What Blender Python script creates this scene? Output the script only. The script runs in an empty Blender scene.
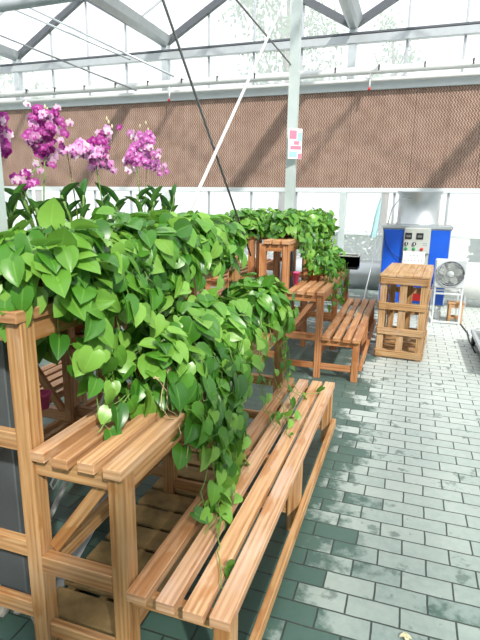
import bpy, bmesh, math, random
from mathutils import Vector, Matrix
PI = math.pi
R = random.Random(7)
scene = bpy.context.scene
C = scene.collection

# ------------------------------------------------------------------ materials
def mat(name):
    m = bpy.data.materials.new(name); m.use_nodes = True
    nt = m.node_tree; b = nt.nodes['Principled BSDF']
    return m, nt, b
def nd(nt, t, **k):
    n = nt.nodes.new(t)
    for a, v in k.items(): setattr(n, a, v)
    return n
def mixc(nt, fac, a, b, mode='MIX'):
    n = nd(nt, 'ShaderNodeMix', data_type='RGBA', blend_type=mode)
    for s, v in ((0, fac), (6, a), (7, b)):
        if isinstance(v, (int, float)): n.inputs[s].default_value = v
        elif isinstance(v, tuple): n.inputs[s].default_value = (*v, 1) if len(v) == 3 else v
        else: nt.links.new(v, n.inputs[s])
    return n.outputs[2]
def ramp(nt, src, stops):
    n = nd(nt, 'ShaderNodeValToRGB'); cr = n.color_ramp
    while len(cr.elements) < len(stops): cr.elements.new(.5)
    for e, (p, c) in zip(cr.elements, stops):
        e.position = p; e.color = (*c, 1) if isinstance(c, tuple) else (c, c, c, 1)
    nt.links.new(src, n.inputs[0]); return n.outputs[0]
def math_(nt, op, a, b=None):
    n = nd(nt, 'ShaderNodeMath', operation=op)
    for i, v in enumerate((a, b)):
        if v is None: continue
        if isinstance(v, (int, float)): n.inputs[i].default_value = v
        else: nt.links.new(v, n.inputs[i])
    return n.outputs[0]
def bump(nt, b, h, s=.3, d=.01):
    n = nd(nt, 'ShaderNodeBump'); n.inputs['Strength'].default_value = s; n.inputs['Distance'].default_value = d
    nt.links.new(h, n.inputs['Height']); nt.links.new(n.outputs[0], b.inputs['Normal'])
def noise(nt, vec, scale, detail=3, rough=.5):
    n = nd(nt, 'ShaderNodeTexNoise'); n.inputs['Scale'].default_value = scale
    n.inputs['Detail'].default_value = detail; n.inputs['Roughness'].default_value = rough
    if vec is not None: nt.links.new(vec, n.inputs['Vector'])
    return n.outputs['Fac']
def plain(name, col, rough=.5, metal=0, var=.06, scale=8):
    m, nt, b = mat(name)
    tc = nd(nt, 'ShaderNodeTexCoord')
    f = noise(nt, tc.outputs['Object'], scale)
    c2 = tuple(max(0, x * (1 - 3 * var)) for x in col); c1 = tuple(min(1, x * (1 + var)) for x in col)
    nt.links.new(mixc(nt, f, c2, c1), b.inputs['Base Color'])
    b.inputs['Roughness'].default_value = rough; b.inputs['Metallic'].default_value = metal
    return m

def wood_mat():
    m, nt, b = mat('pine_wood')
    uv = nd(nt, 'ShaderNodeUVMap'); oi = nd(nt, 'ShaderNodeObjectInfo')
    mp = nd(nt, 'ShaderNodeMapping'); mp.inputs['Scale'].default_value = (1.3, 30, 1)
    nt.links.new(uv.outputs[0], mp.inputs[0])
    off = nd(nt, 'ShaderNodeVectorMath', operation='ADD')
    cmb = nd(nt, 'ShaderNodeCombineXYZ')
    nt.links.new(math_(nt, 'MULTIPLY', oi.outputs['Random'], 37.), cmb.inputs[2])
    nt.links.new(mp.outputs[0], off.inputs[0]); nt.links.new(cmb.outputs[0], off.inputs[1])
    g1 = noise(nt, off.outputs[0], 2.2, 4, .55)
    w = nd(nt, 'ShaderNodeTexWave', wave_type='BANDS', bands_direction='Y')
    w.inputs['Scale'].default_value = .55; w.inputs['Distortion'].default_value = 7; w.inputs['Detail'].default_value = 2
    w.inputs['Detail Scale'].default_value = .7
    nt.links.new(off.outputs[0], w.inputs[0])
    g = math_(nt, 'ADD', math_(nt, 'MULTIPLY', g1, .85), math_(nt, 'MULTIPLY', w.outputs['Fac'], .15))
    col = ramp(nt, g, [(.26, (.25, .115, .045)), (.44, (.41, .225, .10)), (.58, (.51, .305, .15)), (.76, (.58, .38, .21))])
    mp2 = nd(nt, 'ShaderNodeMapping'); mp2.inputs['Scale'].default_value = (3, 7, 1)
    nt.links.new(uv.outputs[0], mp2.inputs[0])
    off2 = nd(nt, 'ShaderNodeVectorMath', operation='ADD')
    nt.links.new(mp2.outputs[0], off2.inputs[0]); nt.links.new(cmb.outputs[0], off2.inputs[1])
    blot = ramp(nt, noise(nt, off2.outputs[0], 1.3, 3), [(.52, 0.), (.66, 1.)])
    col = mixc(nt, math_(nt, 'MULTIPLY', blot, .38), col, (.52, .38, .28))          # pale dried patches
    off3 = nd(nt, 'ShaderNodeVectorMath', operation='ADD'); off3.inputs[1].default_value = (17.3, 5.1, 2.2); nt.links.new(off2.outputs[0], off3.inputs[0])
    dmp = ramp(nt, noise(nt, off3.outputs[0], 1.1, 4), [(.57, 0.), (.62, 1.)])
    col = mixc(nt, math_(nt, 'MULTIPLY', dmp, .6), col, (.33, .135, .035))          # damp patches
    kn = nd(nt, 'ShaderNodeTexVoronoi'); kn.inputs['Scale'].default_value = .9
    nt.links.new(off2.outputs[0], kn.inputs['Vector'])
    knot = ramp(nt, kn.outputs['Distance'], [(.05, 1.), (.11, 0.)])
    col = mixc(nt, math_(nt, 'MULTIPLY', knot, .6), col, (.20, .075, .03))
    tint = ramp(nt, oi.outputs['Random'], [(0, (.80, .72, .66)), (.3, (1, .97, .92)), (.6, (1.02, 1.0, .98)), (1, (1.0, 1.02, 1.12))])
    col = mixc(nt, 1., col, tint, 'MULTIPLY'); col = mixc(nt, 1., col, oi.outputs['Color'], 'MULTIPLY')
    nt.links.new(col, b.inputs['Base Color']); b.inputs['Roughness'].default_value = .55
    bump(nt, b, g, .25, .004)
    return m

def leaf_mat(name, dark, mid, light, trans=.28, gloss=.33):
    m, nt, b = mat(name)
    geo = nd(nt, 'ShaderNodeNewGeometry'); tc = nd(nt, 'ShaderNodeTexCoord'); uv = nd(nt, 'ShaderNodeUVMap')
    col = ramp(nt, geo.outputs['Random Per Island'], [(0, dark), (.4, mid), (.8, light), (1, light)])
    sx = nd(nt, 'ShaderNodeSeparateXYZ'); nt.links.new(uv.outputs[0], sx.inputs[0])
    mid_d = math_(nt, 'ABSOLUTE', math_(nt, 'SUBTRACT', sx.outputs[0], .5))
    vein = ramp(nt, mid_d, [(.0, 1.), (.045, 0.)])
    col = mixc(nt, math_(nt, 'MULTIPLY', vein, .35), col, tuple(min(1, x * 1.5 + .03) for x in light))
    n = noise(nt, tc.outputs['Object'], 30, 2)
    col = mixc(nt, math_(nt, 'MULTIPLY', n, .25), col, mid)
    nt.links.new(col, b.inputs['Base Color']); b.inputs['Roughness'].default_value = gloss
    b.inputs['Specular IOR Level'].default_value = .5
    t = nd(nt, 'ShaderNodeBsdfTranslucent'); nt.links.new(mixc(nt, .5, col, light), t.inputs[0])
    ms = nd(nt, 'ShaderNodeMixShader'); ms.inputs[0].default_value = trans
    nt.links.new(b.outputs[0], ms.inputs[1]); nt.links.new(t.outputs[0], ms.inputs[2])
    nt.links.new(ms.outputs[0], nt.nodes['Material Output'].inputs[0])
    return m

def petal_mat(name, edge, centre):
    m, nt, b = mat(name)
    uv = nd(nt, 'ShaderNodeUVMap'); oi = nd(nt, 'ShaderNodeObjectInfo')
    sx = nd(nt, 'ShaderNodeSeparateXYZ'); nt.links.new(uv.outputs[0], sx.inputs[0])
    col = ramp(nt, sx.outputs[1], [(.12, centre), (.5, edge), (1, edge)])
    col = mixc(nt, math_(nt, 'POWER', oi.outputs['Random'], 5.), col, (.86, .74, .80))
    nt.links.new(col, b.inputs['Base Color']); b.inputs['Roughness'].default_value = .5
    t = nd(nt, 'ShaderNodeBsdfTranslucent'); nt.links.new(col, t.inputs[0])
    ms = nd(nt, 'ShaderNodeMixShader'); ms.inputs[0].default_value = .35
    nt.links.new(b.outputs[0], ms.inputs[1]); nt.links.new(t.outputs[0], ms.inputs[2])
    nt.links.new(ms.outputs[0], nt.nodes['Material Output'].inputs[0])
    return m

def glaze_mat(name, milk, col=(.95, .97, 1)):
    m, nt, b = mat(name); nt.nodes.remove(b)
    t = nd(nt, 'ShaderNodeBsdfTransparent')
    tl = nd(nt, 'ShaderNodeBsdfTranslucent'); tl.inputs[0].default_value = (*col, 1)
    tc = nd(nt, 'ShaderNodeTexCoord')
    f = noise(nt, tc.outputs['Object'], 1.2, 3)
    fr = nd(nt, 'ShaderNodeMapRange'); nt.links.new(f, fr.inputs[0])
    fr.inputs[3].default_value = milk * .75; fr.inputs[4].default_value = min(1, milk * 1.25)
    ms = nd(nt, 'ShaderNodeMixShader'); nt.links.new(fr.outputs[0], ms.inputs[0])
    nt.links.new(t.outputs[0], ms.inputs[1]); nt.links.new(tl.outputs[0], ms.inputs[2])
    nt.links.new(ms.outputs[0], nt.nodes['Material Output'].inputs[0])
    return m

def floor_mat():
    m, nt, b = mat('paver_bricks')
    tc = nd(nt, 'ShaderNodeTexCoord'); P = tc.outputs['Object']
    mp = nd(nt, 'ShaderNodeMapping'); mp.inputs['Location'].default_value = (.107, -2.2 + 100 * .107, 0)
    nt.links.new(P, mp.inputs[0])
    dn = nd(nt, 'ShaderNodeTexNoise'); dn.inputs['Scale'].default_value = 9; nt.links.new(P, dn.inputs[0])
    wob = nd(nt, 'ShaderNodeVectorMath', operation='MULTIPLY_ADD')
    nt.links.new(dn.outputs['Color'], wob.inputs[0]); wob.inputs[1].default_value = (.008, .008, 0)
    nt.links.new(mp.outputs[0], wob.inputs[2])
    br = nd(nt, 'ShaderNodeTexBrick'); br.offset = .5
    for k, v in (('Scale', 1), ('Mortar Size', .0042), ('Mortar Smooth', .3), ('Brick Width', .205), ('Row Height', .107), ('Bias', 0)):
        br.inputs[k].default_value = v
    br.inputs['Color1'].default_value = (.175, .24, .22, 1); br.inputs['Color2'].default_value = (.265, .32, .29, 1)
    br.inputs['Mortar'].default_value = (.055, .07, .058, 1)
    nt.links.new(wob.outputs[0], br.inputs[0])
    n1 = noise(nt, P, 22, 5, .65); n2 = noise(nt, P, 3.2, 3)
    col = mixc(nt, ramp(nt, n1, [(.35, 0.), (.75, .5)]), br.outputs['Color'], (.36, .40, .365))
    # wet, algae-green bricks around the watered benches plus painted bench shade: patchy per brick
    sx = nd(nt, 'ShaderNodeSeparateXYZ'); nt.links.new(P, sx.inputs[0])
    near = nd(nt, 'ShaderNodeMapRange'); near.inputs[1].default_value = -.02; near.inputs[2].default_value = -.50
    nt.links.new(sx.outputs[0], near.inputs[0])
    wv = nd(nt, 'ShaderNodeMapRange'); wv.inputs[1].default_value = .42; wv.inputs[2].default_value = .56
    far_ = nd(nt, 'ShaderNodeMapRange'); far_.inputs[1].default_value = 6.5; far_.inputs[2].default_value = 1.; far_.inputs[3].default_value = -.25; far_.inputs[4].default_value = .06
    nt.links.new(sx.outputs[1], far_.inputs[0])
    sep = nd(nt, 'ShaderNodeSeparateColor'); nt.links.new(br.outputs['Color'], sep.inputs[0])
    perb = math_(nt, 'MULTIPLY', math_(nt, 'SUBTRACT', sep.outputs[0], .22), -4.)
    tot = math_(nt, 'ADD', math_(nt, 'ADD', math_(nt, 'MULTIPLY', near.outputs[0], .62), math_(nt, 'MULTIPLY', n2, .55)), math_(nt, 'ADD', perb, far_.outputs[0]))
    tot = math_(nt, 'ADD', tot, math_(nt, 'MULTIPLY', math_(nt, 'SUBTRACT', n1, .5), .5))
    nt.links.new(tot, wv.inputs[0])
    wet_shade = math_(nt, 'MULTIPLY', wv.outputs[0], .88)
    col = mixc(nt, wet_shade, col, mixc(nt, br.outputs['Fac'], (.022, .072, .054), (.012, .022, .017)))
    gable_light = nd(nt, 'ShaderNodeMapRange'); gable_light.inputs[1].default_value = 2.4; gable_light.inputs[2].default_value = 7.  # paler far bricks: daylight from the gable painted into the colour
    nt.links.new(math_(nt, 'ADD', sx.outputs[1], math_(nt, 'MULTIPLY', n2, 1.2)), gable_light.inputs[0])
    col = mixc(nt, math_(nt, 'MULTIPLY', math_(nt, 'MULTIPLY', gable_light.outputs[0], .7), math_(nt, 'SUBTRACT', 1., wet_shade)), col, (.66, .70, .67))
    dk = ramp(nt, noise(nt, P, 7, 4, .6), [(.60, 0.), (.66, 1.)])
    col = mixc(nt, math_(nt, 'MULTIPLY', dk, .6), col, (.05, .09, .075))
    sp = ramp(nt, noise(nt, P, 60, 2), [(.70, 0.), (.76, 1.)])
    col = mixc(nt, math_(nt, 'MULTIPLY', sp, .35), col, (.13, .12, .085))
    nt.links.new(col, b.inputs['Base Color'])
    rr = nd(nt, 'ShaderNodeMapRange'); rr.inputs[3].default_value = .75; rr.inputs[4].default_value = .42
    nt.links.new(wet_shade, rr.inputs[0]); nt.links.new(rr.outputs[0], b.inputs['Roughness'])
    h = math_(nt, 'ADD', math_(nt, 'MULTIPLY', br.outputs['Fac'], -1.), math_(nt, 'MULTIPLY', n1, .35))
    bump(nt, b, h, .5, .006)
    return m

def pad_mat():
    m, nt, b = mat('cellulose_pad')
    tc = nd(nt, 'ShaderNodeTexCoord'); sx = nd(nt, 'ShaderNodeSeparateXYZ'); nt.links.new(tc.outputs['Object'], sx.inputs[0])
    oi = nd(nt, 'ShaderNodeObjectInfo')
    zz = math_(nt, 'PINGPONG', sx.outputs[2], .04)                 # flutes zig-zag down the pad
    u = math_(nt, 'ADD', sx.outputs[0], math_(nt, 'MULTIPLY', zz, .9))
    s = math_(nt, 'SINE', math_(nt, 'MULTIPLY', u, 2 * PI / .052))
    n = noise(nt, tc.outputs['Object'], 5, 4); n3 = noise(nt, tc.outputs['Object'], .8, 2)
    f = math_(nt, 'ADD', math_(nt, 'MULTIPLY', s, .42), n)
    col = ramp(nt, f, [(.25, (.165, .093, .065)), (.55, (.305, .195, .148)), (.85, (.46, .335, .27))])
    col = mixc(nt, math_(nt, 'MULTIPLY', n3, .3), col, (.36, .24, .18))
    col = mixc(nt, math_(nt, 'MULTIPLY', oi.outputs['Random'], .18), col, (.25, .15, .11))
    nt.links.new(col, b.inputs['Base Color']); b.inputs['Roughness'].default_value = .9
    bump(nt, b, s, .6, .015)
    return m

M = {}
M['wood'] = wood_mat()
M['leaf'] = leaf_mat('pothos_leaf', (.024, .115, .012), (.075, .25, .022), (.235, .46, .07))
M['leaf2'] = leaf_mat('orchid_leaf', (.016, .075, .016), (.05, .18, .03), (.12, .30, .06), .25)
M['stem'] = plain('green_stem', (.16, .30, .06), .5)
M['dry'] = plain('dry_runner', (.48, .40, .22), .8)
M['magenta'] = petal_mat('magenta_petal', (.33, .004, .235), (.62, .20, .52))
M['pinkp'] = petal_mat('pink_petal', (.74, .36, .68), (.92, .76, .88))
M['lilac'] = petal_mat('lilac_petal', (.58, .14, .50), (.84, .55, .80))
M['lip'] = plain('orchid_lip', (.34, .01, .22), .5)
M['bud'] = plain('pale_bud', (.62, .58, .36), .6)
M['pot'] = plain('clay_brown_plastic', (.30, .10, .045), .55)
M['soil'] = plain('potting_soil', (.05, .035, .022), .95, var=.3, scale=60)
M['floor'] = floor_mat(); M['pad'] = pad_mat()
M['roofglass'] = glaze_mat('roof_film', .25); M['glass'] = glaze_mat('milky_window_pane', .32)
M['white'] = plain('white_painted_steel', (.62, .66, .67), .4, var=.03)
M['galv'] = plain('galvanised_steel', (.56, .60, .62), .38, .55, var=.08, scale=4)
M['column'] = plain('pale_grey_green_steel', (.50, .57, .56), .45, var=.05)
M['rafter'] = plain('grey_blue_steel', (.10, .11, .125), .45, .2)
M['alu'] = plain('aluminium_profile', (.47, .50, .52), .4, .3)
M['pvc'] = plain('white_pvc', (.70, .71, .70), .35, var=.03)
M['black'] = plain('black_plastic', (.015, .016, .018), .45)
M['column_shade'] = plain('column_shade_grey', (.17, .20, .215), .4, .5, var=.15, scale=3)  # darker grey standing in for plant shade on the lower columns
M['rod'] = plain('dark_steel_rod', (.22, .23, .24), .4, .4)
M['blue'] = plain('blue_machine_paint', (.008, .10, .62), .35, var=.04)
M['panelgrey'] = plain('control_panel_grey', (.50, .53, .49), .4, var=.03)
M['paper'] = plain('white_paper', (.86, .87, .88), .7, var=.02)
M['ink'] = plain('faded_ink', (.30, .34, .40), .7)
M['red'] = plain('red_plastic', (.70, .02, .02), .4)
M['green'] = plain('green_plastic', (.02, .33, .10), .4)
M['pinkprint'] = plain('pink_print', (.80, .20, .30), .6)
M['blueprint'] = plain('pale_blue_print', (.33, .60, .84), .6)
M['cloth'] = plain('pale_turquoise_cloth', (.45, .74, .76), .8)
M['oldwood'] = plain('dirty_pallet_wood', (.40, .27, .11), .85, var=.27, scale=14)
M['darksteel'] = plain('dark_wet_sheet', (.045, .065, .065), .35, .3)
M['grassm'] = plain('pale_ground', (.62, .66, .56), .9)
M['hedge'] = leaf_mat('tree_leaf', (.03, .09, .03), (.06, .16, .05), (.12, .25, .08), .3, .6)
M['bark'] = plain('bark', (.16, .12, .09), .9)
M['pinkobj'] = plain('pink_plastic', (.80, .10, .30), .45)
M['rubble'] = plain('concrete_rubble', (.34, .33, .29), .9, var=.25, scale=40)

# ------------------------------------------------------------------ helpers
def link(name, me, parent=None, m=None, smooth=False):
    if m is not None and not me.materials: me.materials.append(m)
    if smooth:
        for p in me.polygons: p.use_smooth = True
    o = bpy.data.objects.new(name, me); C.objects.link(o)
    if parent: o.parent = parent
    return o
def tag(o, label, cat, group=None):
    o['label'] = label; o['category'] = cat
    if group: o['group'] = group
    return o
def thing(name, label, cat, loc=(0, 0, 0), rz=0, group=None):
    o = bpy.data.objects.new(name, None); C.objects.link(o); o.empty_display_size = .05
    o.location = loc; o.rotation_euler = (0, 0, rz)
    return tag(o, label, cat, group)
def structure(o): o['kind'] = 'structure'; return o
def bm_obj(name, bm, m, parent=None, smooth=False):
    me = bpy.data.meshes.new(name); bm.to_mesh(me); bm.free()
    return link(name, me, parent, m, smooth)
def frame_z(d):
    d = Vector(d).normalized()
    a = Vector((0, 0, 1)) if abs(d.z) < .95 else Vector((0, 1, 0))
    x = a.cross(d).normalized(); y = d.cross(x)
    return x, y, d
def add_box(bm, x0, x1, y0, y1, z0, z1):
    v = [bm.verts.new((x, y, z)) for x in (x0, x1) for y in (y0, y1) for z in (z0, z1)]
    for f in ((0, 1, 3, 2), (4, 6, 7, 5), (0, 4, 5, 1), (2, 3, 7, 6), (0, 2, 6, 4), (1, 5, 7, 3)):
        bm.faces.new([v[i] for i in f])
    return v
def box(name, b, m, parent=None, bev=.004):
    bm = bmesh.new(); add_box(bm, *b)
    if bev: bmesh.ops.bevel(bm, geom=bm.edges[:], offset=bev, segments=1, affect='EDGES')
    return bm_obj(name, bm, m, parent)
def board(name, b, m=None, parent=None, bev=.0025, axis=None, rot=None):
    """A sawn board: UV runs along its length."""
    x0, x1, y0, y1, z0, z1 = b
    bm = bmesh.new(); add_box(bm, *b)
    bmesh.ops.bevel(bm, geom=bm.edges[:], offset=bev, segments=1, affect='EDGES')
    dims = (x1 - x0, y1 - y0, z1 - z0)
    ax = axis if axis is not None else dims.index(max(dims))
    uvl = bm.loops.layers.uv.new('UVMap'); ou, ov = R.random() * 9, R.random() * 9
    for f in bm.faces:
        n = [abs(c) for c in f.normal]; k = n.index(max(n))
        for l in f.loops:
            c = l.vert.co
            if k == ax:
                o = [i for i in range(3) if i != ax]; u, v = c[o[0]] * .8, c[o[1]]
            else:
                o = [i for i in range(3) if i not in (ax, k)][0]; u, v = c[ax], c[o] + k * .37
            l[uvl].uv = (u + ou, v + ov)
    if rot: bm.transform(rot)
    return bm_obj(name, bm, m or M['wood'], parent)
def diag(name, p0, p1, w, t, parent, m=None):
    """A board from p0 to p1, w wide, t thick."""
    p0, p1 = Vector(p0), Vector(p1); L = (p1 - p0).length
    x, y, d = frame_z(p1 - p0)
    mt = Matrix.Translation(p0) @ Matrix((x, y, d)).transposed().to_4x4()
    return board(name, (-w / 2, w / 2, -t / 2, t / 2, 0, L), m, parent, axis=2, rot=mt)
def add_tube(bm, pts, r, n=8, r1=None):
    pts = [Vector(p) for p in pts]; rings = []
    for i, p in enumerate(pts):
        d = (pts[min(i + 1, len(pts) - 1)] - pts[max(i - 1, 0)])
        x, y, _ = frame_z(d); rr = r if r1 is None else r + (r1 - r) * i / (len(pts) - 1)
        rings.append([bm.verts.new(p + x * math.cos(a) * rr + y * math.sin(a) * rr) for a in [2 * PI * k / n for k in range(n)]])
    for a, b in zip(rings, rings[1:]):
        for k in range(n): bm.faces.new((a[k], a[(k + 1) % n], b[(k + 1) % n], b[k]))
    bm.faces.new(rings[0][::-1]); bm.faces.new(rings[-1])
def tube(name, pts, r, m, parent=None, n=8, r1=None):
    bm = bmesh.new(); add_tube(bm, pts, r, n, r1)
    return bm_obj(name, bm, m, parent, True)
def lathe(name, prof, m, parent=None, n=20, loc=(0, 0, 0), axis='z', smooth=True):
    bm = bmesh.new(); rings = []
    for r, z in prof:
        ring = []
        for k in range(n):
            a = 2 * PI * k / n; c, s = math.cos(a) * r, math.sin(a) * r
            p = (c, s, z) if axis == 'z' else ((c, -z, s) if axis == 'y' else (z, c, s))
            ring.append(bm.verts.new(Vector(p) + Vector(loc)))
        rings.append(ring)
    for a, b in zip(rings, rings[1:]):
        for k in range(n): bm.faces.new((a[k], a[(k + 1) % n], b[(k + 1) % n], b[k]))
    if prof[0][0] > 1e-4: bm.faces.new(rings[0][::-1])
    if prof[-1][0] > 1e-4: bm.faces.new(rings[-1])
    bmesh.ops.remove_doubles(bm, verts=bm.verts[:], dist=1e-5)
    bmesh.ops.recalc_face_normals(bm, faces=bm.faces[:])
    return bm_obj(name, bm, m, parent, smooth)
def dup(root, loc, rz, label, group=None, color=None, name=None):
    r = root.copy(); C.objects.link(r); r.location = loc; r.rotation_euler = (0, 0, rz); r['label'] = label
    if group: r['group'] = group
    if color and r.type == 'MESH': r.color = color
    for ch in list(root.children):
        c = ch.copy(); C.objects.link(c); c.parent = r
        if color: c.color = color
        for g in list(ch.children):
            d = g.copy(); C.objects.link(d); d.parent = c
            if color: d.color = color
    return r

# ------------------------------------------------------------------ camera (1.55 m up, looking down the aisle)
F = 494.; yaw, pitch, roll = -.32375, math.atan(116.6 / F), math.atan(.015)
d = Vector((math.sin(yaw) * math.cos(pitch), math.cos(yaw) * math.cos(pitch), -math.sin(pitch)))
r = Vector((math.cos(yaw), -math.sin(yaw), 0)); u = r.cross(d)
Rv = r * math.cos(roll) + u * math.sin(roll); Uv = -r * math.sin(roll) + u * math.cos(roll)
cam = bpy.data.cameras.new('camera'); cam.sensor_width = 36; cam.lens = F * 36 / 640; cam.clip_start = .05; cam.clip_end = 300
co = bpy.data.objects.new('camera', cam); C.objects.link(co)
mw = Matrix((Rv, Uv, -d)).transposed().to_4x4(); mw.translation = (0, 0, 1.55); co.matrix_world = mw
scene.camera = co

# ------------------------------------------------------------------ setting: floor, glazed gable, roof
YW = 10.6
bm = bmesh.new(); add_box(bm, -13.4, 6.7, -5, YW + .1, -.1, 0)
structure(bm_obj('floor', bm, M['floor']))
for nm, b in (('added_wall_left', (-13.5, -13.4, -5, YW, 0, 4.9)), ('added_wall_right', (6.7, 6.8, -5, YW, 0, 4.9)), ('added_wall_front', (-13.4, 6.7, -5.1, -5, 0, 4.9))):
    structure(box(nm, b, M['white']))  # walls out of view, added opaque to cut low-angle sky fill
bm = bmesh.new(); add_box(bm, -60, 60, -40, 80, -.3, -.12)
structure(bm_obj('ground', bm, M['grassm']))
structure(box('wall_back', (-13.4, 6.7, YW - .05, YW + .08, 0, .42), M['white']))
GUT = [-13.30, -9.30, -5.33, -1.345, 2.64, 6.6]; ZG, ZR = 4.86, 5.98
trim = 0
def T(o):
    return structure(o)
# gable framing
T(box('trim_1', (-13.4, 6.7, YW - .1, YW + .05, 1.80, 1.89), M['white']))
T(box('trim_2', (-13.4, 6.7, YW - .14, YW + .1, 3.70, 3.88), M['white']))
T(box('trim_3', (-13.4, 6.7, YW - .14, YW - .02, 4.54, 4.68), M['alu']))
T(box('trim_4', (-13.4, 6.7, YW - .15, YW - .01, 4.685, 4.725), M['rafter']))
T(box('trim_5', (-13.4, 6.7, YW - .06, YW + .04, .95, 1.0), M['white']))
k = 6
for gx in GUT:
    T(box(f'trim_{k}', (gx - .06, gx + .06, YW - .12, YW + .06, 0, 1.80), M['column'])); k += 1
    T(box(f'trim_{k}', (gx - .07, gx + .07, YW - .12, YW + .06, 3.88, ZG), M['galv'])); k += 1
xs = []
for a, b in zip(GUT, GUT[1:]):
    for j in range(1, 4): xs.append(a + (b - a) * j / 4)
for x in xs:
    for z0, z1 in ((.42, 1.80), (3.88, 4.54)):
        T(box(f'trim_{k}', (x - .022, x + .022, YW - .03, YW + .02, z0, z1), M['alu'])); k += 1
    g0 = max(g for g in GUT if g < x); t = (x - g0) / 3.985; zt = ZG + (ZR - ZG) * (1 - abs(2 * t - 1))
    T(box(f'trim_{k}', (x - .02, x + .02, YW - .02, YW + .02, 4.72, zt), M['alu'])); k += 1
def bar(p0, p1, w, h, m, kk):
    p0, p1 = Vector(p0), Vector(p1); dd = (p1 - p0).normalized()
    s = Vector((0, 1, 0)) if abs(dd.y) < .9 else Vector((1, 0, 0)); up = s.cross(dd)
    bm = bmesh.new(); vs = []
    for p in (p0, p1):
        vs.append([bm.verts.new(p + s * a * w / 2 + up * b * h / 2) for a, b in ((-1, -1), (1, -1), (1, 1), (-1, 1))])
    for i in range(4): bm.faces.new((vs[0][i], vs[0][(i + 1) % 4], vs[1][(i + 1) % 4], vs[1][i]))
    bm.faces.new(vs[0][::-1]); bm.faces.new(vs[1])
    bmesh.ops.recalc_face_normals(bm, faces=bm.faces[:])
    return T(bm_obj(f'trim_{kk}', bm, m))
for a, b in zip(GUT, GUT[1:]):
    c = (a + b) / 2
    bar((a, YW - .06, ZG), (c, YW - .06, ZR), .1, .13, M['rafter'], k); k += 1
    bar((c, YW - .06, ZR), (b, YW - .06, ZG), .1, .13, M['rafter'], k); k += 1
    bar((c, -5, ZR), (c, YW, ZR), .06, .07, M['alu'], k); k += 1
    for y in (9.3, 7.9, 6.5, 5.1, 3.7, 2.3, .9, -.5, -1.9, -3.3):
        bar((a, y, ZG + .05), (c, y, ZR), .022, .035, M['alu'], k); k += 1
        bar((c, y, ZR), (b, y, ZG + .05), .022, .035, M['alu'], k); k += 1
# gutters: open V troughs along the benches
for gx in GUT:
    bm = bmesh.new(); pr = [(-.17, ZG + .12), (-.10, ZG - .01), (-.05, ZG - .06), (.05, ZG - .06), (.10, ZG - .01), (.17, ZG + .12), (.155, ZG + .125), (.09, ZG + .01), (-.09, ZG + .01), (-.155, ZG + .125)]
    A = [bm.verts.new((gx + x, -5, z)) for x, z in pr]; B = [bm.verts.new((gx + x, YW, z)) for x, z in pr]
    n = len(pr)
    for i in range(n): bm.faces.new((A[i], A[(i + 1) % n], B[(i + 1) % n], B[i]))
    bmesh.ops.recalc_face_normals(bm, faces=bm.faces[:])
    T(bm_obj(f'trim_{k}', bm, M['alu'])); k += 1
# roof film
bm = bmesh.new()
for a, b in zip(GUT, GUT[1:]):
    c = (a + b) / 2
    for p, q, zp, zq in ((a, c, ZG + .1, ZR + .03), (c, b, ZR + .03, ZG + .1)):
        bm.faces.new([bm.verts.new(v) for v in ((p, -5, zp), (q, -5, zq), (q, YW, zq), (p, YW, zp))])
structure(bm_obj('ceiling', bm, M['roofglass']))
# gable panes: low band, band over the pad, gable triangles
w = 1
for (z0, z1) in ((.42, 1.80), (3.88, 4.54)):
    bm = bmesh.new(); add_box(bm, -13.3, 6.6, YW + .005, YW + .013, z0, z1)
    structure(bm_obj(f'window_{w}', bm, M['glass'])); w += 1
for a, b in zip(GUT, GUT[1:]):
    c = (a + b) / 2; bm = bmesh.new()
    v = [[bm.verts.new((x, y, z)) for x, z in ((a, 4.72), (b, 4.72), (b, ZG + .1), (c, ZR), (a, ZG + .1))] for y in (YW, YW + .008)]
    bm.faces.new(v[0]); bm.faces.new(v[1][::-1])
    structure(bm_obj(f'window_{w}', bm, M['glass'])); w += 1
# steel columns in the row between the back-to-back stands
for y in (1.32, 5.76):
    bm = bmesh.new(); add_box(bm, -1.398, -1.292, y - .04, y + .04, .03, ZG - .06)
    add_box(bm, -1.45, -1.24, y - .07, y + .07, 0, .03)
    T(bm_obj(f'trim_{k}', bm, M['column'])); k += 1
    T(box(f'trim_{k}', (-1.410, -1.281, y - .047, y + .047, .03, 1.12), M['column_shade'], None, .004)); k += 1  # added box round the lower column, plant shade put into its colour

# ------------------------------------------------------------------ cooling pad and its water pipe
pad = thing('cooling_pad', 'long brown corrugated cooling pad across the end wall above the windows', 'cooling pad', (-3.5, YW - .05, 1.89))
x = -13.3; i = 0
while x < 6.0:
    box('pad_panel', (x + 3.5 + .002, x + 3.5 + .598, -.05, .05, .0, 1.81), M['pad'], pad, .006); x += .6
box('added_backing', (-9.8, 9.6, .055, .075, .01, 1.80), M['rafter'], pad, 0)  # dark sheet added to stop daylight leaking through the panel seams
wp = thing('water_pipe', 'white water pipe with black clips above the brown cooling pad', 'pipe', (-3.5, 10.28, 4.0))
tube('pipe', [(-9.8, 0, 0), (10, 0, 0)], .07, M['pvc'], wp, 14)
tube('pipe', [(-9.8, .05, -.155), (10, .05, -.155)], .04, M['pvc'], wp, 10)
for j in range(24):
    x = -9.3 + j * .8
    box('pipe_clip', (x - .012, x + .012, -.075, .2, -.02, .078), M['black'], wp, .003)
for x in (-1.6, 2.55):
    v = tube('valve_pipe', [(x, -.02, -.05), (x, -.03, -.22), (x, -.05, -.30)], .018, M['pvc'], wp)
    lathe('valve_handle', [(0.001, -.03), (.025, -.02), (.028, .0), (.02, .02), (.001, .025)], M['red'], v, 10, (x, -.06, -.33))

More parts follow.
